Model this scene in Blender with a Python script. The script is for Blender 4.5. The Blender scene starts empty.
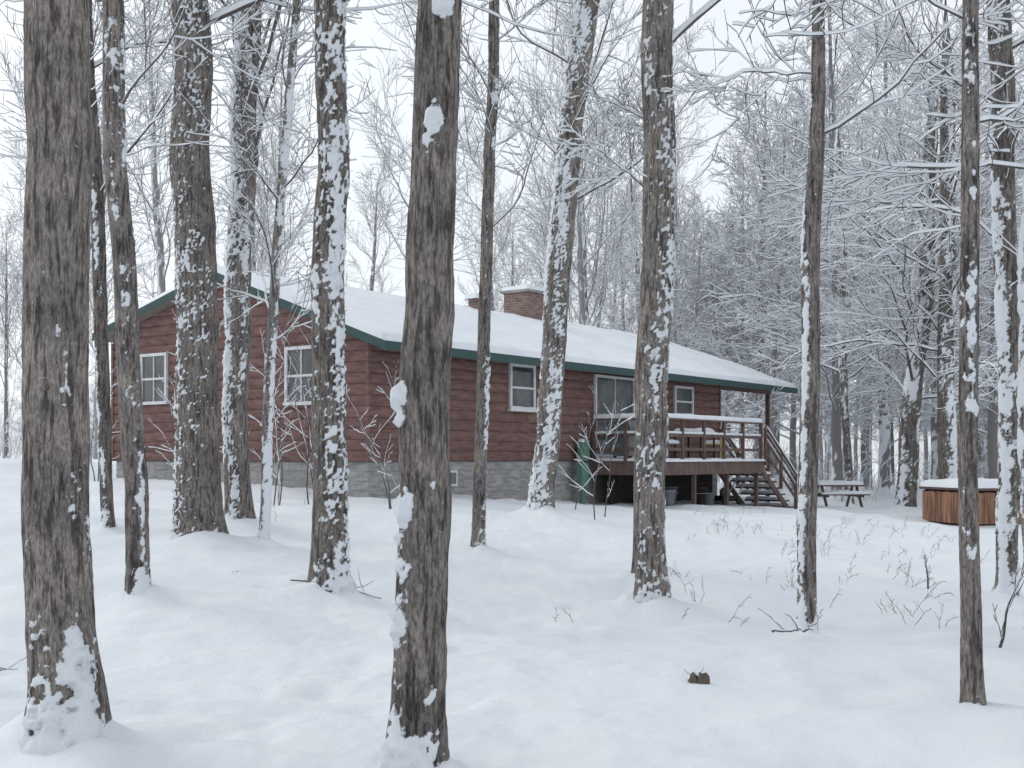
import bpy, math, random, numpy as np
from mathutils import Vector
SC=bpy.context.scene
rng=np.random.default_rng(7); random.seed(7)
CAMZ=1.6
# ---------------------------------------------------------------- noise
def _h(ix,iy,iz,seed):
    n=(ix.astype(np.int64)*374761393+iy.astype(np.int64)*668265263+iz.astype(np.int64)*1274126177+seed*362437)&0xffffffff
    n=((n^(n>>13))*1274126177)&0xffffffff
    n=((n^(n>>16))*2246822519)&0xffffffff
    n=n^(n>>13)
    return (n&0xffffff)/float(0xffffff)*2-1
def vn(x,y,z,seed=0):
    x=np.asarray(x,float);y=np.asarray(y,float);z=np.asarray(z,float)
    x,y,z=np.broadcast_arrays(x,y,z)
    ix=np.floor(x);iy=np.floor(y);iz=np.floor(z)
    fx=x-ix;fy=y-iy;fz=z-iz
    fx=fx*fx*(3-2*fx);fy=fy*fy*(3-2*fy);fz=fz*fz*(3-2*fz)
    r=0
    for a in (0,1):
        for b in (0,1):
            for c in (0,1):
                w=(fx if a else 1-fx)*(fy if b else 1-fy)*(fz if c else 1-fz)
                r=r+w*_h(ix+a,iy+b,iz+c,seed)
    return r
def ss(x,a,b):
    t=np.clip((x-a)/(b-a),0,1); return t*t*(3-2*t)
def g0(X,Y):
    X=np.clip(X,-14,14)
    return ss(Y,4,26)*(0.78-0.06*(X+3))
# ---------------------------------------------------------------- materials
def newmat(name):
    m=bpy.data.materials.new(name); m.use_nodes=True
    nt=m.node_tree; b=nt.nodes['Principled BSDF']; b.inputs['Roughness'].default_value=.85
    b.inputs['Specular IOR Level'].default_value=.25
    return m,nt,b
def N(nt,t,**k):
    n=nt.nodes.new(t)
    for a,v in k.items(): setattr(n,a,v)
    return n
def noise_col(nt,scale,c1,c2,vec=None,detail=6,lo=.35,hi=.65,rough=.5):
    n=N(nt,'ShaderNodeTexNoise'); n.inputs['Scale'].default_value=scale; n.inputs['Detail'].default_value=detail; n.inputs['Roughness'].default_value=rough
    if vec: nt.links.new(vec,n.inputs['Vector'])
    r=N(nt,'ShaderNodeValToRGB'); r.color_ramp.elements[0].position=lo; r.color_ramp.elements[1].position=hi
    r.color_ramp.elements[0].color=(*c1,1); r.color_ramp.elements[1].color=(*c2,1)
    nt.links.new(n.outputs['Fac'],r.inputs['Fac']); return n,r
def simple(name,c1,c2=None,scale=8,rough=.8,bump=.0,spec=.25,stretch=None):
    m,nt,b=newmat(name); b.inputs['Roughness'].default_value=rough; b.inputs['Specular IOR Level'].default_value=spec
    c2=c2 or tuple(x*1.3 for x in c1)
    tc=N(nt,'ShaderNodeTexCoord'); mp=N(nt,'ShaderNodeMapping')
    nt.links.new(tc.outputs['Object'],mp.inputs['Vector'])
    if stretch: mp.inputs['Scale'].default_value=stretch
    n,r=noise_col(nt,scale,c1,c2,mp.outputs['Vector'])
    nt.links.new(r.outputs['Color'],b.inputs['Base Color'])
    if bump:
        bp=N(nt,'ShaderNodeBump'); bp.inputs['Strength'].default_value=bump; bp.inputs['Distance'].default_value=.02
        nt.links.new(n.outputs['Fac'],bp.inputs['Height']); nt.links.new(bp.outputs['Normal'],b.inputs['Normal'])
    return m
SNOWC=(.81,.84,.88)
def mixcol(nt,bt,a,b_,fac=1):
    m=N(nt,'ShaderNodeMix',data_type='RGBA',blend_type=bt); m.inputs[0].default_value=fac
    nt.links.new(a,m.inputs[6]); nt.links.new(b_,m.inputs[7]); return m.outputs[2]
def bark(name,c1,c2,edge=.22,fine=34):
    m,nt,b=newmat(name)
    tc=N(nt,'ShaderNodeTexCoord'); mp=N(nt,'ShaderNodeMapping'); mp.inputs['Scale'].default_value=(1,1,.30)
    nt.links.new(tc.outputs['Object'],mp.inputs['Vector'])
    n,r=noise_col(nt,70,c1,c2,mp.outputs['Vector'],6,.36,.64,.78)
    mp3=N(nt,'ShaderNodeMapping'); mp3.inputs['Scale'].default_value=(1,1,.13); nt.links.new(tc.outputs['Object'],mp3.inputs['Vector'])
    n3,r3=noise_col(nt,34,(.42,.41,.41),(1.15,1.15,1.15),mp3.outputs['Vector'],5,.40,.52,.6)
    n2,r2=noise_col(nt,2.8,(.72,.71,.72),(1.4,1.37,1.31),tc.outputs['Object'],5,.3,.72)
    c=mixcol(nt,'MULTIPLY',mixcol(nt,'MULTIPLY',r.outputs['Color'],r2.outputs['Color']),r3.outputs['Color'])
    oi=N(nt,'ShaderNodeObjectInfo'); hs=N(nt,'ShaderNodeHueSaturation'); mr=N(nt,'ShaderNodeMapRange'); mr.inputs['To Min'].default_value=.85; mr.inputs['To Max'].default_value=1.25
    nt.links.new(oi.outputs['Random'],mr.inputs['Value']); nt.links.new(mr.outputs[0],hs.inputs['Value']); nt.links.new(c,hs.inputs['Color'])
    at=N(nt,'ShaderNodeAttribute'); at.attribute_name='snow'
    fn=N(nt,'ShaderNodeTexNoise'); fn.inputs['Scale'].default_value=fine; fn.inputs['Detail'].default_value=4; fn.inputs['Roughness'].default_value=.65
    nt.links.new(tc.outputs['Object'],fn.inputs['Vector'])
    ad=N(nt,'ShaderNodeMath',operation='MULTIPLY_ADD'); ad.inputs[1].default_value=1.9; ad.inputs[2].default_value=-.95
    nt.links.new(fn.outputs['Fac'],ad.inputs[0])
    a2=N(nt,'ShaderNodeMath',operation='ADD'); nt.links.new(at.outputs['Fac'],a2.inputs[0]); nt.links.new(ad.outputs[0],a2.inputs[1])
    rp=N(nt,'ShaderNodeMapRange',clamp=True); rp.inputs['From Min'].default_value=.46-edge/2; rp.inputs['From Max'].default_value=.46+edge/2
    nt.links.new(a2.outputs[0],rp.inputs['Value'])
    mx=N(nt,'ShaderNodeMix',data_type='RGBA'); nt.links.new(rp.outputs[0],mx.inputs[0])
    nt.links.new(hs.outputs[0],mx.inputs[6]); mx.inputs[7].default_value=(*SNOWC,1)
    nt.links.new(mx.outputs[2],b.inputs['Base Color'])
    bp=N(nt,'ShaderNodeBump'); bp.inputs['Strength'].default_value=.85; bp.inputs['Distance'].default_value=.014
    h=N(nt,'ShaderNodeMath',operation='MULTIPLY_ADD'); h.inputs[1].default_value=.8
    h3=N(nt,'ShaderNodeMath',operation='ADD'); nt.links.new(n.outputs['Fac'],h3.inputs[0]); nt.links.new(n3.outputs['Fac'],h3.inputs[1])
    nt.links.new(rp.outputs[0],h.inputs[0]); nt.links.new(h3.outputs[0],h.inputs[2])
    nt.links.new(h.outputs[0],bp.inputs['Height']); nt.links.new(bp.outputs['Normal'],b.inputs['Normal'])
    b.inputs['Roughness'].default_value=.95
    return m
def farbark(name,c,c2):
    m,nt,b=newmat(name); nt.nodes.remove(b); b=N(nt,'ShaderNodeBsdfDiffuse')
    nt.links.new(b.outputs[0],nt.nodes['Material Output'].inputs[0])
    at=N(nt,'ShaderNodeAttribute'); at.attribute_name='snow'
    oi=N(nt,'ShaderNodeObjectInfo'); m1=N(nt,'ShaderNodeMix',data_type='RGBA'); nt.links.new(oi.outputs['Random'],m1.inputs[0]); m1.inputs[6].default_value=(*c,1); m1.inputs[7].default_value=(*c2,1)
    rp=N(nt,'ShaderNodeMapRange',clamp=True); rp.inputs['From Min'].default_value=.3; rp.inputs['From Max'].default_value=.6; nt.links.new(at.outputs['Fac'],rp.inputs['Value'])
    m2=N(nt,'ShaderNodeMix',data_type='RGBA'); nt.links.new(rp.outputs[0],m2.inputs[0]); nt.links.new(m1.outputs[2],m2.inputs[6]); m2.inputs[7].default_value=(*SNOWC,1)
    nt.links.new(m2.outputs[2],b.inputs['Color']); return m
M_BARK=bark('bark_maple',(.075,.067,.062),(.29,.265,.25))
M_BARKD=bark('bark_dark',(.065,.058,.055),(.24,.22,.21))
M_BARKL=bark('bark_grey',(.10,.092,.088),(.31,.29,.28))
M_TWIG=farbark('bark_twig',(.10,.09,.086),(.14,.13,.125))
M_FAR_HAZE=farbark('bark_far_haze',(.20,.19,.192),(.33,.32,.323))  # distance haze painted in: bark colour lightened for far trees and brush
def snowmat():
    m,nt,b=newmat('snow'); b.inputs['Roughness'].default_value=.7
    tc=N(nt,'ShaderNodeTexCoord')
    n,r=noise_col(nt,1.2,(.77,.81,.865),(.84,.865,.90),tc.outputs['Object'],5)
    nt.links.new(r.outputs['Color'],b.inputs['Base Color'])
    f=N(nt,'ShaderNodeTexNoise'); f.inputs['Scale'].default_value=10; f.inputs['Detail'].default_value=8; f.inputs['Roughness'].default_value=.72
    nt.links.new(tc.outputs['Object'],f.inputs['Vector'])
    bp=N(nt,'ShaderNodeBump'); bp.inputs['Strength'].default_value=.6; bp.inputs['Distance'].default_value=.045
    nt.links.new(f.outputs['Fac'],bp.inputs['Height']); nt.links.new(bp.outputs['Normal'],b.inputs['Normal'])
    return m
M_SNOW=snowmat()
def brickmat(name,c1,c2,mort,bw,bh,msz,bump=.4,rough=.85):
    m,nt,b=newmat(name); b.inputs['Roughness'].default_value=rough
    tc=N(nt,'ShaderNodeTexCoord'); sp=N(nt,'ShaderNodeSeparateXYZ'); nt.links.new(tc.outputs['Object'],sp.inputs[0])
    ad=N(nt,'ShaderNodeMath',operation='ADD'); nt.links.new(sp.outputs[0],ad.inputs[0]); nt.links.new(sp.outputs[1],ad.inputs[1])
    cb=N(nt,'ShaderNodeCombineXYZ'); nt.links.new(ad.outputs[0],cb.inputs[0]); nt.links.new(sp.outputs[2],cb.inputs[1])
    br=N(nt,'ShaderNodeTexBrick'); nt.links.new(cb.outputs[0],br.inputs['Vector'])
    br.inputs['Color1'].default_value=(*c1,1); br.inputs['Color2'].default_value=(*c2,1); br.inputs['Mortar'].default_value=(*mort,1)
    br.inputs['Scale'].default_value=1; br.inputs['Mortar Size'].default_value=msz; br.inputs['Brick Width'].default_value=bw; br.inputs['Row Height'].default_value=bh
    mp=N(nt,'ShaderNodeMapping'); mp.inputs['Scale'].default_value=(1,1,4); nt.links.new(tc.outputs['Object'],mp.inputs['Vector'])
    n,r=noise_col(nt,3,(.74,.74,.75),(1.18,1.18,1.18),mp.outputs['Vector'],8)
    nt.links.new(mixcol(nt,'MULTIPLY',br.outputs['Color'],r.outputs['Color']),b.inputs['Base Color'])
    bp=N(nt,'ShaderNodeBump'); bp.inputs['Strength'].default_value=bump; bp.inputs['Distance'].default_value=.02; bp.invert=True
    nt.links.new(br.outputs['Fac'],bp.inputs['Height']); nt.links.new(bp.outputs['Normal'],b.inputs['Normal'])
    return m
M_SIDE=brickmat('log_siding',(.18,.105,.096),(.215,.125,.114),(.085,.052,.048),3.7,.23,.006,bump=.2)
M_BLOCK=brickmat('concrete_block',(.30,.295,.29),(.36,.35,.345),(.25,.245,.24),.4,.2,.008)
M_BRICK=brickmat('chimney_brick',(.2,.12,.10),(.27,.165,.14),(.3,.285,.27),.2,.075,.008)
M_GREEN=simple('green_fascia',(.035,.075,.075),(.05,.095,.093),rough=.5)
M_SOFF=simple('soffit',(.22,.2,.19),(.28,.26,.25))
M_WHITE=simple('white_trim',(.62,.63,.64),(.74,.75,.76),rough=.5)
M_DECK=simple('deck_wood',(.11,.075,.068),(.18,.125,.112),scale=10,stretch=(1,1,.3))
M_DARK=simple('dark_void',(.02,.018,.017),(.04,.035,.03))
M_GREY=simple('grill_cover',(.16,.165,.17),(.23,.235,.24),rough=.6,bump=.3)
M_UTIL=simple('utility_green',(.10,.21,.165),(.13,.26,.2),rough=.5)
M_METAL=simple('grey_metal',(.25,.26,.27),(.34,.35,.36),rough=.4)
M_BLUE=simple('blue_plastic',(.09,.11,.14),(.12,.15,.18),rough=.5)
M_YEL=simple('yellow_plastic',(.45,.37,.12),(.52,.43,.16),rough=.5)
M_ORW=simple('cedar_skirt',(.16,.085,.06),(.40,.215,.14),scale=9,stretch=(1,1,.15))
M_WEED=simple('dry_weed',(.10,.08,.065),(.17,.14,.12),bump=.6,scale=40)
m,nt,b=newmat('window_glass'); b.inputs['Roughness'].default_value=.12; b.inputs['Specular IOR Level'].default_value=.8
tc=N(nt,'ShaderNodeTexCoord'); n_,r_=noise_col(nt,1.7,(.025,.03,.035),(.11,.12,.13),tc.outputs['Object'],4); nt.links.new(r_.outputs['Color'],b.inputs['Base Color']); M_GLASS=m
# ---------------------------------------------------------------- mesh helpers
def mesh_np(name,V,F,mat,snow=None,parent=None,smooth=True,mat2=None,nsplit=0):
    me=bpy.data.meshes.new(name); V=np.asarray(V,np.float32); F=np.asarray(F,np.int32)
    k=F.shape[1]
    me.vertices.add(len(V)); me.vertices.foreach_set('co',V.ravel())
    me.loops.add(F.size); me.loops.foreach_set('vertex_index',F.ravel())
    me.polygons.add(len(F)); me.polygons.foreach_set('loop_start',np.arange(len(F),dtype=np.int32)*k)
    me.update(calc_edges=True)
    if snow is not None:
        a=me.attributes.new('snow','FLOAT','POINT'); a.data.foreach_set('value',np.asarray(snow,np.float32))
    me.polygons.foreach_set('use_smooth',np.full(len(me.polygons),smooth))
    me.materials.append(mat)
    if mat2:
        me.materials.append(mat2); me.polygons.foreach_set('material_index',(np.arange(len(F))>=nsplit).astype(np.int32))
    ob=bpy.data.objects.new(name,me); SC.collection.objects.link(ob)
    if parent: ob.parent=parent
    return ob
def empty(name,loc=(0,0,0),rz=0):
    e=bpy.data.objects.new(name,None); e.location=loc; e.rotation_euler=(0,0,rz); SC.collection.objects.link(e); return e
BOXF=[(0,3,2,1),(4,5,6,7),(0,1,5,4),(1,2,6,5),(2,3,7,6),(3,0,4,7)]
def box(name,x0,x1,y0,y1,z0,z1,mat,parent=None,bev=0):
    V=[(x0,y0,z0),(x1,y0,z0),(x1,y1,z0),(x0,y1,z0),(x0,y0,z1),(x1,y0,z1),(x1,y1,z1),(x0,y1,z1)]
    ob=mesh_np(name,V,BOXF,mat,parent=parent,smooth=False)
    if bev:
        md=ob.modifiers.new('b','BEVEL'); md.width=bev; md.segments=3
    return ob
def beam(name,p,q,w,h,mat,parent=None):
    p=Vector(p);q=Vector(q);d=(q-p).normalized(); up=Vector((0,0,1)) if abs(d.z)<.95 else Vector((1,0,0))
    s=d.cross(up).normalized()*w/2; u=s.cross(d).normalized()*h/2
    V=[p-s-u,p+s-u,p+s+u,p-s+u,q-s-u,q+s-u,q+s+u,q-s+u]
    return mesh_np(name,[tuple(v) for v in V],BOXF,mat,parent=parent,smooth=False)
def grid_faces(a,b):
    i=np.arange(a*b).reshape(a,b); return np.stack([i[:-1,:-1],i[1:,:-1],i[1:,1:],i[:-1,1:]],-1).reshape(-1,4)
def snowcap(name,x0,x1,y0,y1,z,t,parent=None,seed=1,step=.06):
    nx=min(max(5,int((x1-x0)/step)+1),260); ny=min(max(5,int((y1-y0)/step)+1),160)
    xs=np.linspace(x0,x1,nx); ys=np.linspace(y0,y1,ny); X,Y=np.meshgrid(xs,ys,indexing='ij')
    e=np.minimum(np.minimum(X-x0,x1-X),np.minimum(Y-y0,y1-Y))
    e=np.clip(e/(t*1.0),0,1); prof=np.sqrt(1-(1-e)**2)
    Z=z-.01+prof*t*(1+.25*vn(X*2,Y*2,0,seed)+.12*vn(X*7,Y*7,0,seed+1))+.01*(e>0)
    return mesh_np(name,np.stack([X,Y,Z],-1).reshape(-1,3),grid_faces(nx,ny),M_SNOW,parent=parent)
# ---------------------------------------------------------------- tubes / branches (vectorised by level)
class Acc:
    def __init__(s): s.V=[];s.F=[];s.S=[];s.n=0;s.split=None
    def add(s,V,F,S): s.V.append(V);s.F.append(F+s.n);s.S.append(S);s.n+=len(V)
    def obj(s,name,mat,parent=None,mat2=None):
        ns=sum(len(f) for f in s.F[:s.split]) if s.split else 0
        return mesh_np(name,np.concatenate(s.V),np.concatenate(s.F),mat,np.concatenate(s.S),parent,True,mat2,ns)
def norm(v): return v/(np.linalg.norm(v,axis=-1,keepdims=True)+1e-9)
def tubes(acc,P,R,sides,snow,rg):
    P=np.asarray(P,float); M,n,_=P.shape
    T=norm(np.gradient(P,axis=1))
    side=np.stack([T[...,1],-T[...,0],np.zeros((M,n))],-1); hz=np.linalg.norm(side,axis=-1)
    side=np.where((hz<.05)[...,None],np.array([1.,0,0]),side); side=norm(side); up=np.cross(side,T)
    a=np.pi/2+np.arange(sides)*2*np.pi/sides; c=np.cos(a); s_=np.sin(a)
    V=P[:,:,None,:]+R[:,:,None,None]*(c[None,None,:,None]*side[:,:,None,:]+s_[None,None,:,None]*up[:,:,None,:])
    top=np.clip(s_,0,1)
    amt=np.clip(hz*1.3-.15,0,1)*snow*(.45+.9*rg.random((M,n)))
    lift=np.minimum((R*.9+.011)*amt,.045)
    V[...,2]+=lift[...,None]*top
    S=np.where(s_>.2,1.0,0.0)*np.clip(amt[...,None]*1.8,0,1.25)+np.where(np.abs(s_)<=.35,.4,0)*np.clip(amt[...,None],0,1)
    i=np.arange(M*n*sides).reshape(M,n,sides); j=np.roll(i,-1,axis=2)
    F=np.stack([i[:,:-1],j[:,:-1],j[:,1:],i[:,1:]],-1).reshape(-1,4)
    acc.add(V.reshape(-1,3),F,S.ravel())
def tube(acc,P,R,sides=5,snow=1.0,rg=rng): tubes(acc,np.asarray(P)[None],np.asarray(R)[None],sides,snow,rg)
def growb(acc,p,d,L,r,level,st,rg):
    segs={0:12,1:7,2:4,3:3}[min(level,3)]; M=len(p)
    pts=[p]; dd=norm(d); dirs=[dd]; q=p; step=(L/segs)[:,None]
    for k in range(segs):
        tr=st['up'] if k/segs<.5 else st['tip']
        dd=norm(dd+rg.normal(0,st['wig'],(M,3))+np.array([0,0,tr*.12])); q=q+dd*step; pts.append(q); dirs.append(dd)
    pts=np.stack(pts,1); dirs=np.stack(dirs,1)
    t=np.linspace(0,1,segs+1)
    rr=np.maximum(r[:,None]*(1-.8*t)[None],st['rmin']*(1-.35*t[None]))
    tubes(acc,pts,rr,6 if level==0 else (5 if level==1 else 4),st['snow'],rg)
    if level>=st['levels']: return
    nc=st['nc'][level]
    k=np.arange(nc)[None,:]
    f=(.14+.84*(k+rg.random((M,nc))*.8)/nc) if level<2 else (.2+.75*rg.random((M,nc)))
    f=np.minimum(f,.985); i=np.minimum((f*segs).astype(int),segs-1); fr=(f*segs-i)[...,None]; mi=np.arange(M)[:,None]
    bp=pts[mi,i]*(1-fr)+pts[mi,i+1]*fr; bd=dirs[mi,i]
    sgn=np.where(k%2,1,-1)[...,None]
    hs=norm(np.cross(bd,np.array([0,0,1.0]))+1e-3)
    rnd=rg.normal(0,1,(M,nc,3)); rnd=norm(rnd-bd*np.sum(rnd*bd,-1,keepdims=True))
    sd=norm(hs*sgn*st['flat']+rnd*(1-st['flat']))
    an=np.radians(rg.uniform(25,58,(M,nc,1))); nd=norm(bd*np.cos(an)+sd*np.sin(an))
    LL=L[:,None]*st['lr']*(1.15-.7*f)*rg.uniform(.55,1.25,(M,nc))
    cr=np.maximum(r[:,None]*(1-.8*f)*.55,st['rmin'])
    growb(acc,bp.reshape(-1,3),nd.reshape(-1,3),LL.ravel(),cr.ravel(),level+1,st,rg)
def grow(acc,p,d,L,r,level,st,rg): growb(acc,np.asarray(p,float)[None],np.asarray(d,float)[None],np.array([L]),np.array([r]),level,st,rg)
MAPLE=dict(up=.6,tip=.5,wig=.12,rmin=.004,snow=1.1,levels=2,nc=[9,5],flat=.3,lr=.62)
BEECH=dict(up=.3,tip=-.2,wig=.14,rmin=.004,snow=1.35,levels=2,nc=[12,6],flat=.5,lr=.55)
def trunk_path(ctrl,H,seed,dz=.035,zvis=None):
    c=np.array(ctrl,float)
    last=c[-1]; prev=c[-2]; sl=(last[:2]-prev[:2])/max(last[2]-prev[2],.1)
    if H>last[2]+.5:
        ext=[]
        for f in (.33,.66,1):
            z=last[2]+(H-last[2])*f
            ext.append([last[0]+sl[0]*.6*(z-last[2]),last[1],z,last[3]*(1-f)+.02*f])
        c=np.vstack([c,ext])
    zv=zvis or last[2]
    zs=[c[0,2]]
    while zs[-1]<c[-1,2]: zs.append(zs[-1]+(dz if zs[-1]<zv+.3 else .22))
    zs=np.array(zs)
    m=np.gradient(c[:,[0,1,3]],c[:,2],axis=0)
    idx=np.clip(np.searchsorted(c[:,2],zs)-1,0,len(c)-2)
    h=(c[idx+1,2]-c[idx,2]); t=np.clip((zs-c[idx,2])/h,0,1)[:,None]; h=h[:,None]
    p0=c[idx][:,[0,1,3]];p1=c[idx+1][:,[0,1,3]];m0=m[idx];m1=m[idx+1]
    q=(2*t**3-3*t**2+1)*p0+(t**3-2*t**2+t)*h*m0+(-2*t**3+3*t**2)*p1+(t**3-t**2)*h*m1
    rr=np.maximum(q[:,2],.012); w=np.minimum(rr*.22,.035)
    x=q[:,0]+w*vn(zs*.9,0,0,seed)+w*.3*vn(zs*3,0,0,seed+5); y=q[:,1]+w*vn(zs*.9,9,0,seed+1)
    return np.stack([x,y,zs],-1),rr
def trunk(acc,P,R,seed,gz,cov=0,sdir=(.6,-.8),k=.4,speck=.35,NS=36,flare=.5,clumps=()):
    n=len(P); th=np.arange(NS)*2*np.pi/NS
    C=np.cos(th)[None,:];S_=np.sin(th)[None,:]
    z=P[:,2][:,None]; h=np.maximum(z-gz,0); R1=R[:,None]
    fl=1+flare*np.exp(-h/(1.1*R[0]+.06))*(1+.5*vn(C*1.8,S_*1.8,0,seed+3))
    fr=1/np.maximum(R[0]*.2,.012)
    bx,by,bz=C*R1*fr,S_*R1*fr,z*fr*.14
    rid=1-2*np.abs(vn(bx,by,bz+.0*C,seed+7))
    low=vn(C*1.3,S_*1.3,z*.8,seed+9)
    rad=R1*fl*(1+.035*low)+R[0]*.055*rid
    m=.6*vn(C*1.4+3,S_*1.4,z*.8,seed+11)+.35*vn(C*R1*9,S_*R1*9,z*3.6,seed+12)+.3*vn(C*R1*22,S_*R1*22,z*13,seed+14)+speck*vn(C*R1*45,S_*R1*45,z*34,seed+13)
    dt=C*sdir[0]+S_*sdir[1]
    m=m+k*dt-.12*rid+cov+.75*np.exp(-h/.16)-.25*k
    irr=.6+.55*vn(C*R1*9,S_*R1*9,z*9,seed+21)+.45*vn(C*R1*26,S_*R1*26,z*26,seed+22)
    for (cz,cth,sz,sw) in clumps:
        da=np.angle(np.exp(1j*(th[None,:]-cth)))
        m=m+2.0*irr*np.exp(-((z-cz)/sz)**2-(da/sw)**2)
    s=ss(m,.25,.6)
    big=ss(m,.6,1.6)
    rad=rad+s*min(.014,R[0]*.13)+big*min(.05,R[0]*.3)
    V=np.stack([P[:,0][:,None]+rad*C,P[:,1][:,None]+rad*S_,np.broadcast_to(z,rad.shape)+big*.01],-1)
    i=np.arange(n*NS).reshape(n,NS); j=np.roll(i,-1,axis=1)
    F=np.stack([i[:-1],j[:-1],j[1:],i[1:]],-1).reshape(-1,4)
    acc.add(V.reshape(-1,3),F,ss(m,.05,.75).ravel()); acc.split=len(acc.F)
def branches(acc,P,R,n,z0,z1,L,st,rg,ang=(35,65),azr=None,rk=.0085):
    k=np.arange(n); z=z0+(z1-z0)*((k+rg.random(n))/n)
    i=np.minimum(np.searchsorted(P[:,2],z),len(P)-1)
    az=k*2.4+rg.uniform(-.5,.5,n) if azr is None else rg.uniform(azr[0],azr[1],n)
    el=np.radians(rg.uniform(ang[0],ang[1],n))
    d=np.stack([np.cos(az)*np.sin(el),np.sin(az)*np.sin(el),np.cos(el)],-1)
    LL=L*rg.uniform(.6,1.1,n)*(1-.45*(z-z0)/max(z1-z0,.1))
    growb(acc,P[i],d,LL,np.minimum(R[i]*.6,np.maximum(.010,LL*rk)),0,st,rg)
mounds=[]
def tree(name,data,H,mat,seed,cov=0,sdir=(.6,-.8),k=.4,speck=.35,NS=36,clumps=(),br=None,flare=.4,dz=.035,mound=1.0):
    # data: 'y cm | x cm, z cm, radius mm ; ...'  (world coordinates of the stem)
    y,rest=data.split('|'); y=float(y)/100
    c=[(float(a)/100,y,float(b_)/100,float(r)/1000) for a,b_,r in (q.split(',') for q in rest.split(';'))]
    gz=float(g0(c[0][0],c[0][1])); top=c[-1][2]
    c[0]=(c[0][0],c[0][1],gz-.25,c[0][3])
    P,R=trunk_path(c,H,seed,dz,zvis=top)
    acc=Acc(); rg=np.random.default_rng(seed)
    trunk(acc,P,R,seed,gz,cov,sdir,k,speck,NS,flare,clumps)
    for b in (br or []): branches(acc,P,R,*b[:4],b[4],rg,**(b[5] if len(b)>5 else {}))
    mounds.append((c[0][0],c[0][1],c[0][3],mound))
    return acc.obj(name,mat,None,M_TWIG)
# ---------------------------------------------------------------- foreground / midground trees
RIGHT=(.8,-.6);LEFT=(-.8,-.6);FR=(0,-1)
LOWB=dict(ang=(55,82),rk=.006)
tree('maple_tree','671|-246,3,180;-252,102,173;-254,203,168;-255,415,166',15,M_BARK,11,cov=-.42,k=.15,sdir=FR,speck=.42,NS=80,dz=.018,mound=1.5,
     clumps=[(.66,-1.9,.09,.4),(.15,-1.5,.3,.9),(.4,-.9,.25,.4)],br=[(10,5.5,13,4,MAPLE)])
tree('maple_tree','1093|-339,19,102;-347,212,102;-356,358,98;-364,576,90',13,M_BARKD,12,cov=-.12,sdir=RIGHT,NS=36,dz=.025,br=[(12,4.5,12,3,MAPLE)])
tree('maple_tree','1627|-545,54,79;-554,264,85;-564,508,92;-580,780,98',14,M_BARKD,13,cov=-.1,sdir=LEFT,NS=24,br=[(12,4.5,13,3,MAPLE)])
tree('maple_tree','1561|-402,45,290;-408,208,262;-415,494,240;-419,754,222',18,M_BARK,14,cov=-.22,sdir=LEFT,k=.25,speck=1.0,NS=64,dz=.026,br=[(12,6.5,16,5,MAPLE)])
tree('maple_tree','1791|-407,59,188;-412,245,175;-406,469,175;-394,842,175',17,M_BARKD,15,cov=.2,sdir=LEFT,k=.5,speck=.5,NS=48,br=[(16,5,15,4.5,MAPLE)])
tree('beech_tree','1560|-324,43,64;-317,234,64;-307,416,59;-286,676,53;-280,754,47',11,M_BARKL,16,cov=.22,sdir=RIGHT,NS=20,br=[(16,2.8,10,2.0,MAPLE)])
tree('maple_tree','1156|-178,19,165;-176,167,156;-174,360,148;-172,601,135',17,M_BARK,17,cov=.1,sdir=RIGHT,k=.7,speck=.6,NS=60,dz=.024,br=[(12,5.2,15,4.5,MAPLE)])
tree('maple_tree','611|-49,1,129;-46,107,124;-43,199,124;-39,291,115;-36,393,106',14,M_BARK,18,cov=-.48,sdir=LEFT,k=.25,speck=.38,NS=88,dz=.014,mound=1.1,
     clumps=[(.72,-2.5,.14,.55),(1.3,-2.6,.15,.45),(1.9,-2.7,.18,.4),(3.25,-1.7,.09,.6),(3.85,-1.2,.08,.6),(.12,-1.6,.14,1.4),(1.05,-2.5,.06,.5),(.4,-1.2,.1,.4),(2.45,-2.8,.07,.3)],br=[(10,5,13,3.5,MAPLE)])
tree('maple_tree','1602|-47,36,90;-39,236,84;-31,503,78;-24,770,66',12,M_BARKD,19,cov=-.25,sdir=RIGHT,NS=24,br=[(14,4.4,11,2.3,MAPLE)])
tree('maple_tree','2082|50,49,203;62,224,203;83,502,203;115,814,203;132,953,211',18,M_BARK,20,cov=.2,sdir=LEFT,k=.5,speck=.55,NS=44,mound=1.5,br=[(18,5.8,16,4.5,MAPLE)])
tree('maple_tree','1196|138,15,135;140,157,153;143,357,157;146,616,148',17,M_BARK,21,cov=-.06,sdir=RIGHT,k=.4,speck=.85,NS=56,dz=.024,mound=1.2,br=[(14,5,15,4,MAPLE),(3,4.2,5.2,1.2,BEECH,dict(ang=(60,80),azr=(2.4,3.8)))])
tree('maple_tree','1401|146,22,53;151,145,58;157,227,53;164,343,32',4.4,M_BARKD,22,cov=-.2,NS=20)
tree('beech_tree','1010|248,8,72;250,166,80;253,334,72;259,545,49',11,M_BARKD,23,cov=-.08,sdir=LEFT,NS=36,dz=.024,br=[(11,3.9,10,2.3,BEECH,LOWB)])
tree('beech_tree','723|280,3,66;274,134,56;275,285,53;276,436,43',9,M_BARK,24,cov=-.33,sdir=FR,NS=40,dz=.018,mound=.5,
     clumps=[(1.05,-1.6,.06,.8),(1.9,-1.4,.05,.8),(3.2,-1.6,.06,.9)],br=[(8,3.4,8,1.6,BEECH,LOWB)])
tree('beech_tree','1285|529,10,101;536,200,116;527,435,116;519,650,116',15,M_BARKD,25,cov=.1,sdir=LEFT,NS=40,br=[(20,3.4,13,3.6,BEECH,dict(ang=(50,80),rk=.007))])
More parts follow.
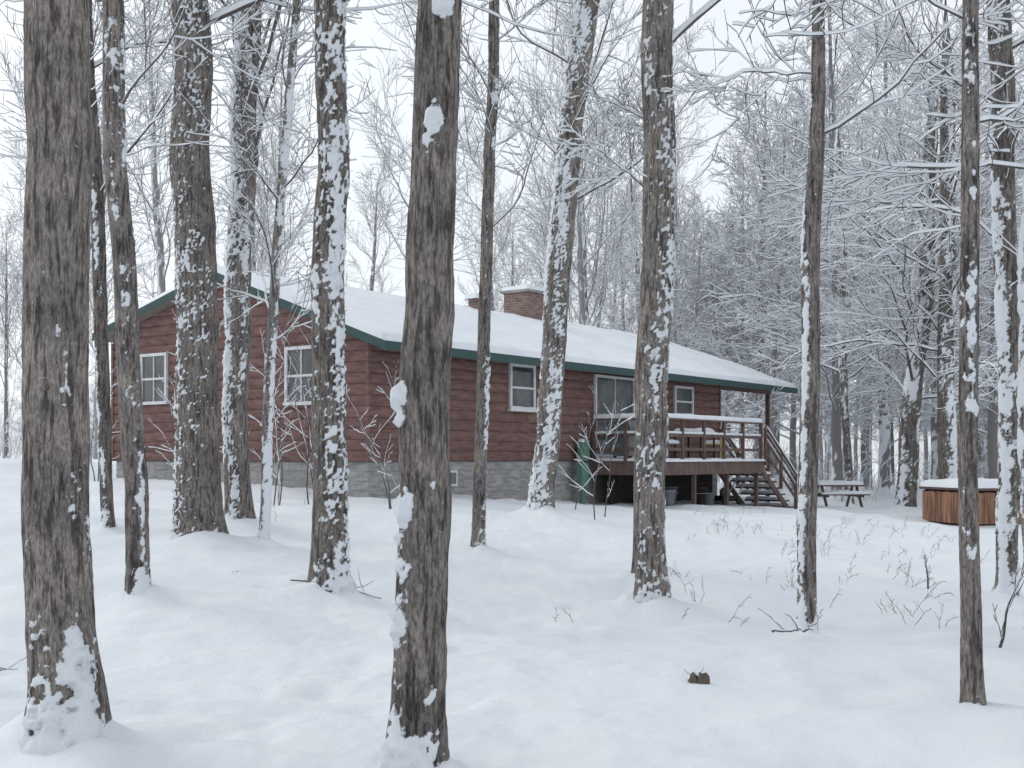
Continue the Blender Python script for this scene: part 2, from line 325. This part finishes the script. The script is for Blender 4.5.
tree('beech_tree','3700|1212,-10,300;1233,336,270;1273,644,230;1289,1107,180',14,M_BARKD,26,cov=.1,sdir=LEFT,NS=28,dz=.06,flare=.2,br=[(40,3.2,13,6,BEECH,dict(ang=(45,88)))])
tree('beech_tree','3550|1284,9,260;1284,329,240;1290,920,200;1284,1334,150',15,M_BARKD,27,cov=.2,sdir=RIGHT,NS=28,dz=.06,flare=.2,br=[(40,3.4,14,5.5,BEECH,dict(ang=(45,88)))])
tree('beech_tree','4200|1183,-8,150;1155,534,135;1141,1234,110',13,M_BARKL,28,cov=.2,sdir=LEFT,NS=16,dz=.08,br=[(34,4,12,5,BEECH,dict(ang=(45,80)))])
tree('beech_tree','1008|444,6,98;436,208,91;449,544,83',12,M_BARKL,29,cov=.2,sdir=LEFT,NS=36,br=[(12,3,11,3.0,BEECH,LOWB)])
# ---------------------------------------------------------------- distant trees (instanced variants under one parent)
def variant(name,seed,H,r,n,L,st,z0,mat,ang):
    rg=np.random.default_rng(seed); acc=Acc()
    lean=rg.normal(0,.4,2)
    ctrl=[(0,0,-.3,r),(lean[0]*.2,lean[1]*.2,H*.35,r*.78),(lean[0],lean[1],H*.7,r*.5),(lean[0]*1.3,lean[1]*1.3,H,.02)]
    P,R=trunk_path(ctrl,H,seed,.2)
    trunk(acc,P,R,seed,0,.2,(-.6,-.8),.35,.5,10,.3)
    branches(acc,P,R,n,z0,H*.97,L,st,rg,ang=ang)
    ob=acc.obj(name,mat); me=ob.data; bpy.data.objects.remove(ob); return me
FM=dict(MAPLE,rmin=.008,nc=[10,7],snow=1.1,lr=.6); FB=dict(BEECH,rmin=.010,nc=[12,7],snow=1.4,flat=.45)
VM=[variant('bg_maple',100+i,h_,r_,20,6.5,FM,5,M_FAR_HAZE,(18,48)) for i,(h_,r_) in enumerate([(19,.22),(17,.16),(21,.26),(18,.18)])]
VB=[variant('bg_beech',120+i,h_,r_,30,5.0,FB,2.4,M_FAR_HAZE,(40,80)) for i,(h_,r_) in enumerate([(15,.15),(17,.19),(13,.12)])]
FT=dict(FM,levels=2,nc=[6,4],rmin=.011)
VT=[variant('bg_pole',140+i,h_,r_,16,3.4,FT,3,M_FAR_HAZE,(25,60)) for i,(h_,r_) in enumerate([(16,.10),(18,.14),(14,.08)])]
forest=empty('distant_trees')
def inst(me,x,y,s):
    ob=bpy.data.objects.new('tree_part',me); ob.location=(x,y,float(g0(x,y))-.05); ob.rotation_euler=(0,0,random.uniform(0,6.28)); ob.scale=(s,s,s*random.uniform(.9,1.1))
    ob.parent=forest; SC.collection.objects.link(ob)
U=np.array((.5906,.807)); Vv=np.array((-.807,.5906)); C0=np.array((-2.95,24.6))
def inhouse(x,y,m=3):
    q=np.array((x,y))-C0; s=q@U; w=q@Vv
    return -m-1<s<21+m and -5-m<w<9+m
def scatter(var,n,y0,y1,bx0,bx1,smin=.85,smax=1.15,mind=2.2):
    pts=[];tries=0
    while len(pts)<n and tries<n*40:
        tries+=1
        y=math.sqrt(random.uniform(y0*y0,y1*y1)); x=random.uniform(bx0,bx1)*y
        if inhouse(x,y) or any((x-a)**2+(y-b)**2<mind**2 for a,b in pts): continue
        pts.append((x,y)); inst(random.choice(var),x,y,random.uniform(smin,smax))
scatter(VM,15,50,80,-.7,.0,.75,1.0)
scatter(VM,16,48,80,.0,.6)
scatter(VM,12,80,120,-.1,.6,.8,1)
scatter(VB,14,42,58,.2,.75)
scatter(VB,34,55,95,.13,.7)
scatter(VT,66,58,110,.05,.7,mind=1.3)
scatter(VT,46,100,170,-.65,.65,.6,.9,mind=2)
scatter(VT,16,55,110,-.7,-.2,.5,.8,mind=2)
scatter(VB,18,80,130,-.7,-.15,.3,.5)
for x,y in ((-13,36),(-24,42),(24,31),(30,38),(-4,47),(3,50)): inst(random.choice(VM),x,y,1)
BR=dict(up=.5,tip=.2,wig=.15,rmin=.010,snow=1.0,levels=1,nc=[6],flat=.2,lr=.5)
acc=Acc(); rg=np.random.default_rng(5)
for k in range(420):
    y=rg.uniform(50,115); x=rg.uniform(-.6,.6)*y
    if inhouse(x,y,2): continue
    z=float(g0(x,y)); n=4
    growb(acc,np.array([[x,y,z]]*n)+rg.normal(0,.3,(n,3))*[1,1,0],rg.normal(0,.3,(n,3))+[0,0,1],rg.uniform(1.2,3.2,n),np.full(n,.014),0,BR,rg)
acc.obj('understory_brush',M_FAR_HAZE)
# ---------------------------------------------------------------- ground
nu=480; u=np.linspace(-1,1,nu); xs=7*u+243*u**5
v=np.linspace(-.75,1,560); ys=8+8*v+300*np.sign(v)*np.abs(v)**4.5
X,Y=np.meshgrid(xs,ys,indexing='ij')
Z=g0(X,Y)+.11*vn(X*.35,Y*.35,0,1)*ss(Y,2,6)+.06*vn(X*1.0,Y*1.0,0,2)+.028*vn(X*2.7,Y*2.7,0,3)+.012*vn(X*7,Y*7,0,4)+.006*vn(X*15,Y*15,0,5)
Z-=.07*np.clip(vn(X*.9+5,Y*2.3,0,8)-.3,0,1)
Z+=.06*np.clip(vn(X*2.6+9,Y*2.6,0,18)-.45,0,1)
for k in range(46):
    f=k/45; tx=-3.2+7.5*f+.25*math.sin(k*1.3)+(.12 if k%2 else -.12); ty=5.6+15*f**1.3+.3*math.sin(k*.5)
    d=np.hypot((X-tx),(Y-ty)*.8); Z-=.05*np.exp(-(d/.13)**2)
for mx,my,mr,mm in mounds:
    d=np.hypot(X-mx+.15*mr,Y-my); a_=np.arctan2(Y-my,X-mx)
    Z+=mm*(.045+mr*.55)*np.exp(-(d/(mr*1.7+.13))**2)*(1+.35*np.sin(a_*2+mx*7))
mesh_np('snowy_ground',np.stack([X,Y,Z],-1).reshape(-1,3),grid_faces(*X.shape),M_SNOW)
# ---------------------------------------------------------------- house
H=empty('log_house',(C0[0],C0[1],1.5),math.atan2(U[1],U[0]))
LW,WW=15.9,8.5
sf,sb=.358,.257
def ylim(z):
    a=max(0,(z-2.24)/sf-.75) ; b=min(WW,8.97-(z-2.97)/sb); return a,b
def siding(name,fn,nrm,z1,lo,hi):
    V=[];F=[];ch=.23; sub=6; rows=[]
    for r in range(int(z1/ch)+1):
        for k in range(sub+1):
            f=k/sub; z=min((r+f)*ch,z1); b=.042*math.sin(math.pi*min(f*.96+.02,1))**.55
            rows.append((z,b))
    for z,b in rows:
        for a in (lo(z),hi(z)): V.append(tuple(np.array(fn(a,z))+np.array(nrm)*b))
    for r in range(len(rows)-1): F.append((2*r,2*r+1,2*r+3,2*r+2))
    return mesh_np(name,V,F,M_SIDE,parent=H,smooth=False)
siding('front_wall',lambda a,z:(a,0,z),(0,-1,0),2.62,lambda z:0,lambda z:LW)
siding('back_wall',lambda a,z:(a,WW,z),(0,1,0),3.0,lambda z:0,lambda z:LW)
siding('gable_wall',lambda a,z:(0,a,z),(-1,0,0),4.1,lambda z:ylim(z)[0],lambda z:max(ylim(z)[1],ylim(z)[0]))
siding('gable_wall_far',lambda a,z:(LW,a,z),(1,0,0),4.1,lambda z:ylim(z)[0],lambda z:max(ylim(z)[1],ylim(z)[0]))
box('corner_trim',-.06,.02,-.06,.02,0,2.55,M_SIDE,H)
box('corner_trim_far',LW-.02,LW+.06,-.06,.02,0,2.55,M_SIDE,H)
box('corner_trim_back',-.06,.02,WW-.02,WW+.06,0,2.9,M_SIDE,H)
box('foundation',.03,LW-.03,.03,WW-.03,-2.2,.0,M_BLOCK,H)
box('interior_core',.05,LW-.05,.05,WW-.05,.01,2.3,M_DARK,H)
x0,x1=-.32,20.3
prof=[(-.75,2.42),(4.5,4.30),(8.97,3.15),(8.97,2.97),(4.5,4.12),(-.75,2.24)]
V=[(x0,y,z) for y,z in prof]+[(x1,y,z) for y,z in prof]
F=[(0,1,7,6),(1,2,8,7),(2,3,9,8),(5,0,6,11),(0,5,4,1),(1,4,3,2),(6,7,10,11),(7,8,9,10)]
mesh_np('roof',V,F,M_GREEN,parent=H,smooth=False)
mesh_np('soffit',[(x0,-.75,2.238),(x0,4.5,4.118),(x1,4.5,4.118),(x1,-.75,2.238),(x0,8.97,2.968),(x1,8.97,2.968)],[(0,1,2,3),(1,4,5,2)],M_SOFF,parent=H,smooth=False)
nx,ny=300,140; xs=np.linspace(x0+.01,x1-.01,nx); ys=np.linspace(-.74,8.96,ny); X,Y=np.meshgrid(xs,ys,indexing='ij')
rz=np.where(Y<4.5,2.42+(Y+.75)*sf,3.15+(8.97-Y)*sb)
e=np.minimum(np.minimum(X-xs[0],xs[-1]-X),np.minimum(Y-ys[0],ys[-1]-Y)); e=np.clip(e/.14,0,1)
Z=rz+.004+np.sqrt(1-(1-e)**2)*(.13+.035*vn(X*.8,Y*.8,0,31)+.014*vn(X*4,Y*4,0,32))
mesh_np('roof_snow',np.stack([X,Y,Z],-1).reshape(-1,3),grid_faces(nx,ny),M_SNOW,parent=H)
box('chimney',11.4,12.45,4.1,5.0,3.6,5.1,M_BRICK,H,.01)
box('chimney_crown',11.32,12.53,4.02,5.08,5.1,5.18,M_BLOCK,H,.01)
snowcap('chimney_snow',11.32,12.53,4.02,5.08,5.18,.13,H,5)
box('roof_vent',9.0,9.3,4.2,4.5,4.0,4.65,M_BRICK,H,.02); snowcap('vent_snow',8.9,9.4,4.1,4.6,4.65,.16,H,6,.04)
def window(nm,wall,a0,a1,z0,z1,cols=1,sash=True):
    def bx(n,A0,A1,Z0,Z1,d0,d1,mt):
        if wall=='front': return box(n,A0,A1,-d1,-d0,Z0,Z1,mt,H)
        return box(n,-d1,-d0,A0,A1,Z0,Z1,mt,H)
    bx(nm+'_glass',a0,a1,z0,z1,.03,.055,M_GLASS)
    t=.07
    bx(nm+'_head',a0-t,a1+t,z1,z1+t,.03,.10,M_WHITE); bx(nm+'_sill',a0-t-.03,a1+t+.03,z0-t,z0,.03,.13,M_WHITE)
    bx(nm+'_jamb_a',a0-t,a0,z0,z1,.03,.098,M_WHITE); bx(nm+'_jamb_b',a1,a1+t,z0,z1,.03,.098,M_WHITE)
    if sash:
        zm=(z0+z1)/2; bx(nm+'_rail',a0,a1,zm-.025,zm+.025,.03,.085,M_WHITE)
    for c in range(1,cols):
        am=a0+(a1-a0)*c/cols; bx(nm+'_mullion_%d'%c,am-.012,am+.012,z0,z1,.03,.082,M_WHITE)
    if wall=='front': snowcap(nm+'_sill_snow',a0-t-.02,a1+t+.02,-.13,-.05,z0,.05,H,9,.03)
window('window_a','gable',6.45,7.3,1.42,2.5,2)
window('window_b','gable',1.45,2.3,1.28,2.4,2)
window('window_c','front',4.88,5.78,1.26,2.26,1)
window('window_d','front',13.0,14.0,1.34,2.12,1)
window('patio_door','front',8.65,10.55,.12,2.2,2,False)
box('basement_window',2.3,2.9,-.02,.06,-.55,-.2,M_WHITE,H); box('basement_glass',2.36,2.84,-.035,.0,-.5,-.25,M_GLASS,H)
box('porch_floor',LW+.1,20.1,.1,8.3,-.2,-.04,M_DECK,H); snowcap('porch_snow',17.5,20.08,.12,8.2,-.04,.06,H,8)
for k,(a,b_) in enumerate([(19.9,.0),(19.9,4.2),(19.9,8.2)]):
    box('porch_post_%d'%k,a-.06,a+.06,b_+.09,b_+.21,-1.7,2.4 if k!=1 else 4.0,M_DECK,H)
beam('porch_beam',(15.9,.15,2.33),(20.1,.15,2.33),.12,.2,M_DECK,H)
DX0,DX1,DY=8.3,14.3,-2.2
box('deck_floor',DX0,DX1,DY,-.07,-.09,-.03,M_DECK,H)
box('deck_rim_front',DX0-.04,DX1+.04,DY-.05,DY-.002,-.36,-.0,M_DECK,H)
box('deck_rim_left',DX0-.045,DX0-.002,DY,-.08,-.36,-.002,M_DECK,H)
snowcap('deck_snow',DX0,DX1,DY,-.1,-.03,.09,H,14)
snowcap('rim_snow',DX0-.05,DX1+.04,DY-.11,DY+.02,-.01,.05,H,15,.03)
for k,xx in enumerate(np.linspace(DX0+.1,DX1-.1,4)): box('deck_leg_%d'%k,xx-.05,xx+.05,DY+.1,DY+.2,-1.9,-.09,M_DECK,H)
box('deck_shade_sheet',DX0+.2,DX1,-.6,-.55,-1.7,-.1,M_DARK,H)  # added near-black sheet, stands in for the shade below the deck
def rail(nm,p,q,posts,ht=1.05):
    p=np.array(p,float);q=np.array(q,float)
    for k in range(posts):
        c=p+(q-p)*k/(posts-1); box(nm+'_post_%d'%k,c[0]-.04,c[0]+.04,c[1]-.04,c[1]+.04,c[2]-.1,c[2]+ht,M_DECK,H)
    for j,hh in enumerate((.3,.66)):
        beam(nm+'_bar_%d'%j,p+[0,0,hh],q+[0,0,hh],.04,.08,M_DECK,H)
    beam(nm+'_cap',p+[0,0,ht+.02],q+[0,0,ht+.02],.14,.04,M_DECK,H)
    acc=Acc(); n=30; t=np.linspace(0,1,n)[:,None]; P=p+(q-p)*t+[0,0,ht+.06]
    tube(acc,P,np.full(n,.06),8,.9); acc.obj(nm+'_snow',M_SNOW,H)
    acc=Acc(); P=p+(q-p)*t+[0,0,.72]; tube(acc,P,np.full(n,.022),6,.9); acc.obj(nm+'_snow_b',M_SNOW,H)
rail('rail_front',(DX0,DY+.05,0),(DX1,DY+.05,0),6)
rail('rail_left',(DX0+.05,DY+.1,0),(DX0+.05,-.2,0),3)
for k in range(7):
    xx=DX1+.06+k*.32; zz=-.2-k*.2
    box('stair_tread_%d'%k,xx,xx+.34,DY+.02,DY+1.35,zz-.05,zz,M_DECK,H); snowcap('stair_snow_%d'%k,xx+.0,xx+.34,DY+.02,DY+1.35,zz,.09,H,20+k,.04)
for j,yy in enumerate((DY-.02,DY+1.38)):
    beam('stringer_%d'%j,(DX1,yy,-.35),(DX1+2.4,yy,-1.85),.05,.16,M_DECK,H)
    rail('stair_rail_%d'%j,(DX1+.1,yy-.03,-.05),(DX1+2.3,yy-.03,-1.45),3,.95)
def place(nm,lx,ly,lz):
    w=C0+U*lx+Vv*ly; return empty(nm,(w[0],w[1],1.5+lz),math.atan2(U[1],U[0]))
def grill(lx,ly,lz,sc=1):
    G=place('barbecue_grill',lx,ly,lz); G.scale=(sc,sc,sc)
    box('cart',-.45,.45,-.25,.25,.12,.72,M_GREY,G,.04); box('shelf',-.75,.75,-.22,.22,.72,.77,M_METAL,G,.01)
    th=np.linspace(0,math.pi,12); V=[];F=[]
    for xx in (-.42,.42):
        for t in th: V.append((xx,-.27*math.cos(t),.77+.36*math.sin(t)))
    for k in range(11): F.append((k,k+1,13+k,12+k))
    mesh_np('lid',V,F,M_GREY,parent=G)
    for xx in (-.42,.42):
        me=bpy.data.meshes.new('lid_end'); me.from_pydata([(xx,-.27*math.cos(t),.77+.36*math.sin(t)) for t in th],[],[tuple(range(12))]); me.materials.append(M_GREY)
        o=bpy.data.objects.new('lid_end',me); o.parent=G; SC.collection.objects.link(o)
    beam('handle',(-.3,-.32,.9),(.3,-.32,.9),.03,.03,M_METAL,G); snowcap('grill_snow',-.4,.4,-.2,.2,1.1,.09,G,41,.04)
    for k,(a,b_) in enumerate(((-.4,-.2),(.4,-.2),(-.4,.2),(.4,.2))): box('leg_%d'%k,a-.03,a+.03,b_-.03,b_+.03,0,.12,M_DARK,G)
grill(8.95,-.9,0)
def chair(lx,ly,mat,rz=0):
    c=place('patio_chair',lx,ly,.04); c.rotation_euler[2]+=rz
    for k,(a,b_) in enumerate(((-.25,-.25),(.25,-.25),(-.25,.25),(.25,.25))): box('leg_%d'%k,a-.02,a+.02,b_-.02,b_+.02,0,.64 if b_<0 else .95,mat,c)
    box('seat',-.25,.25,-.25,.25,.4,.44,mat,c,.01); box('back',-.25,.25,.24,.28,.5,.98,mat,c,.01)
    for a in (-.27,.23): box('arm',a,a+.05,-.27,.24,.62,.66,mat,c,.01)
    snowcap('seat_snow',-.25,.25,-.25,.23,.44,.09,c,50,.04); snowcap('back_snow',-.25,.25,.22,.30,.98,.05,c,51,.02)
chair(12.9,-1.3,M_YEL,.4); chair(11.2,-.8,M_GREY,-.3)
Tb=place('patio_table',12.0,-1.2,.04)
box('top',-.45,.45,-.45,.45,.68,.72,M_DARK,Tb,.01); snowcap('top_snow',-.45,.45,-.45,.45,.72,.14,Tb,52,.04)
for k,(a,b_) in enumerate(((-.4,-.4),(.4,-.4),(-.4,.4),(.4,.4))): box('leg_%d'%k,a-.02,a+.02,b_-.02,b_+.02,0,.68,M_DARK,Tb)
def lathe(name,prof,mat,parent,loc=(0,0,0),n=20):
    V=[];F=[]
    for r,z in prof:
        for k in range(n): a=2*math.pi*k/n; V.append((loc[0]+r*math.cos(a),loc[1]+r*math.sin(a),loc[2]+z))
    for r in range(len(prof)-1):
        for k in range(n): F.append((r*n+k,r*n+(k+1)%n,(r+1)*n+(k+1)%n,(r+1)*n+k))
    return mesh_np(name,V,F,mat,parent=parent)
for lx,ly,mt,s_ in ((9.6,-1.7,M_METAL,.7),(10.2,-1.4,M_BLUE,.85),(11.3,-1.7,M_DARK,.9),(12.3,-1.5,M_METAL,.6)):
    w=C0+U*lx+Vv*ly; e_=empty('storage_bucket',(w[0],w[1],float(g0(*w)))); e_.scale=(s_,s_,s_)
    lathe('body',[(.001,0),(.2,0),(.25,.5),(.27,.5),(.27,.55),(.24,.55),(.001,.57)],mt,e_)
    lathe('bail',[(.255,.34),(.275,.35),(.255,.36)],M_METAL,e_)
w=C0+U*13.3+Vv*-1.5; E=empty('push_mower',(w[0],w[1],float(g0(*w))),.6)
box('deck_shell',-.35,.35,-.25,.25,.1,.26,M_DARK,E,.05); lathe('engine',[(.001,.26),(.15,.26),(.16,.4),(.1,.48),(.001,.49)],M_GREY,E)
for a in (-.28,.28):
    for b_ in (-.28,.28):
        o=lathe('wheel',[(.001,-.03),(.1,-.03),(.11,0),(.1,.03),(.001,.03)],M_DARK,E); o.rotation_euler=(math.pi/2,0,0); o.location=(a,b_,.11)
beam('handle_a',(.3,-.2,.25),(.85,-.2,.95),.025,.025,M_METAL,E); beam('handle_b',(.3,.2,.25),(.85,.2,.95),.025,.025,M_METAL,E); beam('handle_grip',(.85,-.2,.95),(.85,.2,.95),.03,.03,M_DARK,E)
w=C0+U*7.7+Vv*-.25; E=empty('utility_meter',(w[0],w[1],float(g0(*w))),math.atan2(U[1],U[0]))
box('post',-.07,.07,-.05,.05,-.2,1.3,M_UTIL,E,.01); box('meter_box',-.17,.17,-.12,.06,1.0,1.5,M_UTIL,E,.03)
box('lower_box',-.3,.02,-.2,.0,.35,.95,M_UTIL,E,.03); lathe('meter_dial',[(.001,.12),(.08,.12),(.09,.0)],M_METAL,E,(0,-.08,1.5))
snowcap('box_snow',-.17,.17,-.12,.06,1.5,.06,E,60,.03)
tw=(12.75,32.2); E=empty('hot_tub',(tw[0],tw[1],float(g0(*tw))-.03),.2)
hx,hy=1.3,1.1
box('shell',-hx+.05,hx-.05,-hy+.05,hy-.05,0,.92,M_DARK,E,.04)
for side in range(4):
    Ls=(hx if side<2 else hy)-.05
    for k in range(16):
        wd=2*Ls/16; a=-Ls+k*wd; z1=.88-.01*(k%3)
        if side==0: box('slat',a,a+wd-.012,-hy+.003,-hy+.045,.06,z1,M_ORW,E)
        if side==1: box('slat',a,a+wd-.012,hy-.045,hy-.003,.06,z1,M_ORW,E)
        if side==2: box('slat',-hx+.003,-hx+.045,a,a+wd-.012,.06,z1,M_ORW,E)
        if side==3: box('slat',hx-.045,hx-.003,a,a+wd-.012,.06,z1,M_ORW,E)
for a,b_ in ((-hx,-hy),(hx,-hy),(-.42,-hy-.01),(.42,-hy-.01)): box('corner',a-.05,a+.05,b_-.03,b_+.03,.0,.92,M_DECK,E)
box('cover',-hx-.05,hx+.05,-hy-.05,hy+.05,.92,1.0,M_DECK,E,.03); snowcap('cover_snow',-hx-.05,hx+.05,-hy-.05,hy+.05,1.0,.18,E,61)
tw=(10.7,39.5); E=empty('picnic_table',(tw[0],tw[1],float(g0(*tw))-.02),.15)
box('top',-.8,.8,-.35,.35,.7,.75,M_DECK,E); snowcap('top_snow',-.8,.8,-.35,.35,.75,.13,E,62,.05)
for b_ in (-.75,.5):
    box('bench',-.8,.8,b_,b_+.25,.42,.46,M_DECK,E); snowcap('bench_snow',-.8,.8,b_,b_+.25,.46,.09,E,63,.05)
for a in (-.6,.6):
    beam('leg',(a,-.6,0),(a,-.15,.72),.05,.1,M_DECK,E); beam('leg',(a,.6,0),(a,.15,.72),.05,.1,M_DECK,E); beam('brace',(a,-.7,.4),(a,.7,.4),.04,.08,M_DECK,E)
# ---------------------------------------------------------------- saplings, weeds, debris
SAP=dict(up=.8,tip=.5,wig=.12,rmin=.004,snow=1.1,levels=2,nc=[6,3],flat=.3,lr=.4)
def sapling(x,y,h,n,seed,r=.013,spread=.16):
    rg=np.random.default_rng(seed); acc=Acc(); z=float(g0(x,y))
    for k in range(n):
        d=np.array([rg.normal(0,spread),rg.normal(0,spread),1.0])
        grow(acc,np.array([x+rg.normal(0,.06),y+rg.normal(0,.06),z-.05]),d,h*rg.uniform(.7,1.05),r,0,SAP,rg)
    acc.obj('sapling',M_TWIG)
for x,y,h,n,s in ((1.75,23,3.0,1,1),(1.3,24.5,2.6,1,2),(1.6,21.5,2.6,1,21),(-4.1,21,3.6,3,3),(-3.7,22.5,3.8,3,4),(-2.2,22,2.4,2,5),(-6.3,23,3.2,2,6),(-4.6,18.5,3.6,2,8),
    (-8.6,25,2.6,2,9),(4.6,13.5,.6,1,11),(6.5,14,.8,2,12),(3.9,9.6,1.2,1,14),(-1.9,21.5,2.8,2,15)): sapling(x,y,h,n,s)
W=dict(up=.3,tip=-.2,wig=.16,rmin=.0016,snow=.25,levels=1,nc=[4],flat=.2,lr=.35)
acc=Acc(); rg=np.random.default_rng(78)
for k in range(110):
    if k<96: y=rg.uniform(11,27); x=rg.uniform(.13,.42)*y
    else: y=rg.uniform(10,24); x=rg.uniform(-.42,.2)*y
    if inhouse(x,y,.2): continue
    for j in range(rg.integers(1,4)):
        d=np.array([rg.normal(0,.4),rg.normal(0,.4),1.0])
        grow(acc,np.array([x+rg.normal(0,.08),y+rg.normal(0,.08),float(g0(x,y))-.06]),d,rg.uniform(.12,.38),.0025,0,W,rg)
acc.obj('dry_weeds',M_TWIG)
def stick(pts,r,seed):
    acc=Acc(); rg=np.random.default_rng(seed); P=np.array([(x,y,float(g0(x,y))+z) for x,y,z in pts])
    t=np.linspace(0,1,12); i=t*(len(P)-1); a=np.minimum(i.astype(int),len(P)-2); f=(i-a)[:,None]
    Q=P[a]*(1-f)+P[a+1]*f+rg.normal(0,.008,(12,3)); tube(acc,Q,r*(1-.6*t),6,.5,rg)
    for k in (4,7,9): grow(acc,Q[k],rg.normal(0,1,3)*[1,1,.3]+[0,0,.3],.3,r*.4,1,W,rg)
    acc.obj('fallen_branch',M_TWIG)
stick([(-2.25,12.2,.12),(-1.7,11.9,.13),(-1.25,11.3,.09)],.012,1)
stick([(2.15,9.9,.08),(2.45,9.8,.11)],.014,2)
stick([(-3.7,8.1,.08),(-3.3,8.0,.11)],.006,3)
px_,py_=1.24,8.0; E=empty('tree_stump',(px_,py_,float(g0(px_,py_))+.02))
n=30; V=[];F=[]
for r_i,(r,z) in enumerate([(.085,-.1),(.078,0),(.066,.045),(.05,.08),(.028,.085),(.002,.07)]):
    for k in range(n):
        a=2*math.pi*k/n; j=float(vn(math.cos(a)*2.5,math.sin(a)*2.5,r_i*.3,5)); j2=float(vn(math.cos(a)*6,math.sin(a)*6,r_i*.9,9)); V.append(((r*(1+.4*j+.2*j2))*math.cos(a),(r*(1+.3*j))*math.sin(a),z+((.045*j+.03*j2) if r_i in(2,3,4) else 0)))
for r in range(5):
    for k in range(n): F.append((r*n+k,r*n+(k+1)%n,(r+1)*n+(k+1)%n,(r+1)*n+k))
mesh_np('wood',V,F,M_WEED,parent=E); snowcap('stump_snow',-.06,.03,-.01,.06,.06,.05,E,70,.015)
acc=Acc(); rg=np.random.default_rng(3)
for k in range(3): grow(acc,np.array([.03*k-.03,0,.03]),np.array([rg.normal(0,.6),-.2,.9]),.13,.003,1,W,rg)
acc.obj('shoots',M_TWIG,E)
# ---------------------------------------------------------------- world, sun, camera
w=bpy.data.worlds.new('World'); SC.world=w; w.use_nodes=True; nt=w.node_tree; nt.nodes.clear()
el,az=math.radians(38),math.radians(-60)
sky=nt.nodes.new('ShaderNodeTexSky'); sky.sky_type='NISHITA'; sky.sun_disc=False; sky.sun_elevation=el; sky.sun_rotation=az; sky.dust_density=3
hs=nt.nodes.new('ShaderNodeHueSaturation'); hs.inputs['Saturation'].default_value=.35; nt.links.new(sky.outputs[0],hs.inputs['Color'])
b1=nt.nodes.new('ShaderNodeBackground'); b1.inputs[1].default_value=.05; nt.links.new(hs.outputs[0],b1.inputs[0])
tc=nt.nodes.new('ShaderNodeTexCoord'); no=nt.nodes.new('ShaderNodeTexNoise'); no.inputs['Scale'].default_value=1.5; no.inputs['Detail'].default_value=5; nt.links.new(tc.outputs['Generated'],no.inputs['Vector'])
rp=nt.nodes.new('ShaderNodeValToRGB'); rp.color_ramp.elements[0].color=(.64,.685,.725,1); rp.color_ramp.elements[1].color=(.715,.75,.78,1); rp.color_ramp.elements[0].position=.3; rp.color_ramp.elements[1].position=.7
nt.links.new(no.outputs['Fac'],rp.inputs['Fac'])
b2=nt.nodes.new('ShaderNodeBackground'); b2.inputs[1].default_value=1.02; nt.links.new(rp.outputs[0],b2.inputs[0])
ad=nt.nodes.new('ShaderNodeAddShader'); o=nt.nodes.new('ShaderNodeOutputWorld')
nt.links.new(b1.outputs[0],ad.inputs[0]); nt.links.new(b2.outputs[0],ad.inputs[1]); nt.links.new(ad.outputs[0],o.inputs[0])
L=bpy.data.lights.new('sun','SUN'); L.energy=.6; L.angle=math.radians(25); L.color=(1,.97,.93); lo=bpy.data.objects.new('sun',L); SC.collection.objects.link(lo)
sd=Vector((math.sin(az)*math.cos(el),math.cos(az)*math.cos(el),math.sin(el))); lo.rotation_euler=sd.to_track_quat('Z','Y').to_euler()
cam=bpy.data.cameras.new('camera'); cam.sensor_width=36; cam.lens=1200/1024*36; cam.shift_y=73/1024; cam.clip_end=2000; cam.clip_start=.1
co=bpy.data.objects.new('camera',cam); co.location=(0,0,CAMZ); co.rotation_euler=(math.radians(90),0,0); SC.collection.objects.link(co); SC.camera=co
SC.view_settings.view_transform='Standard'; SC.view_settings.look='None'; SC.view_settings.exposure=0
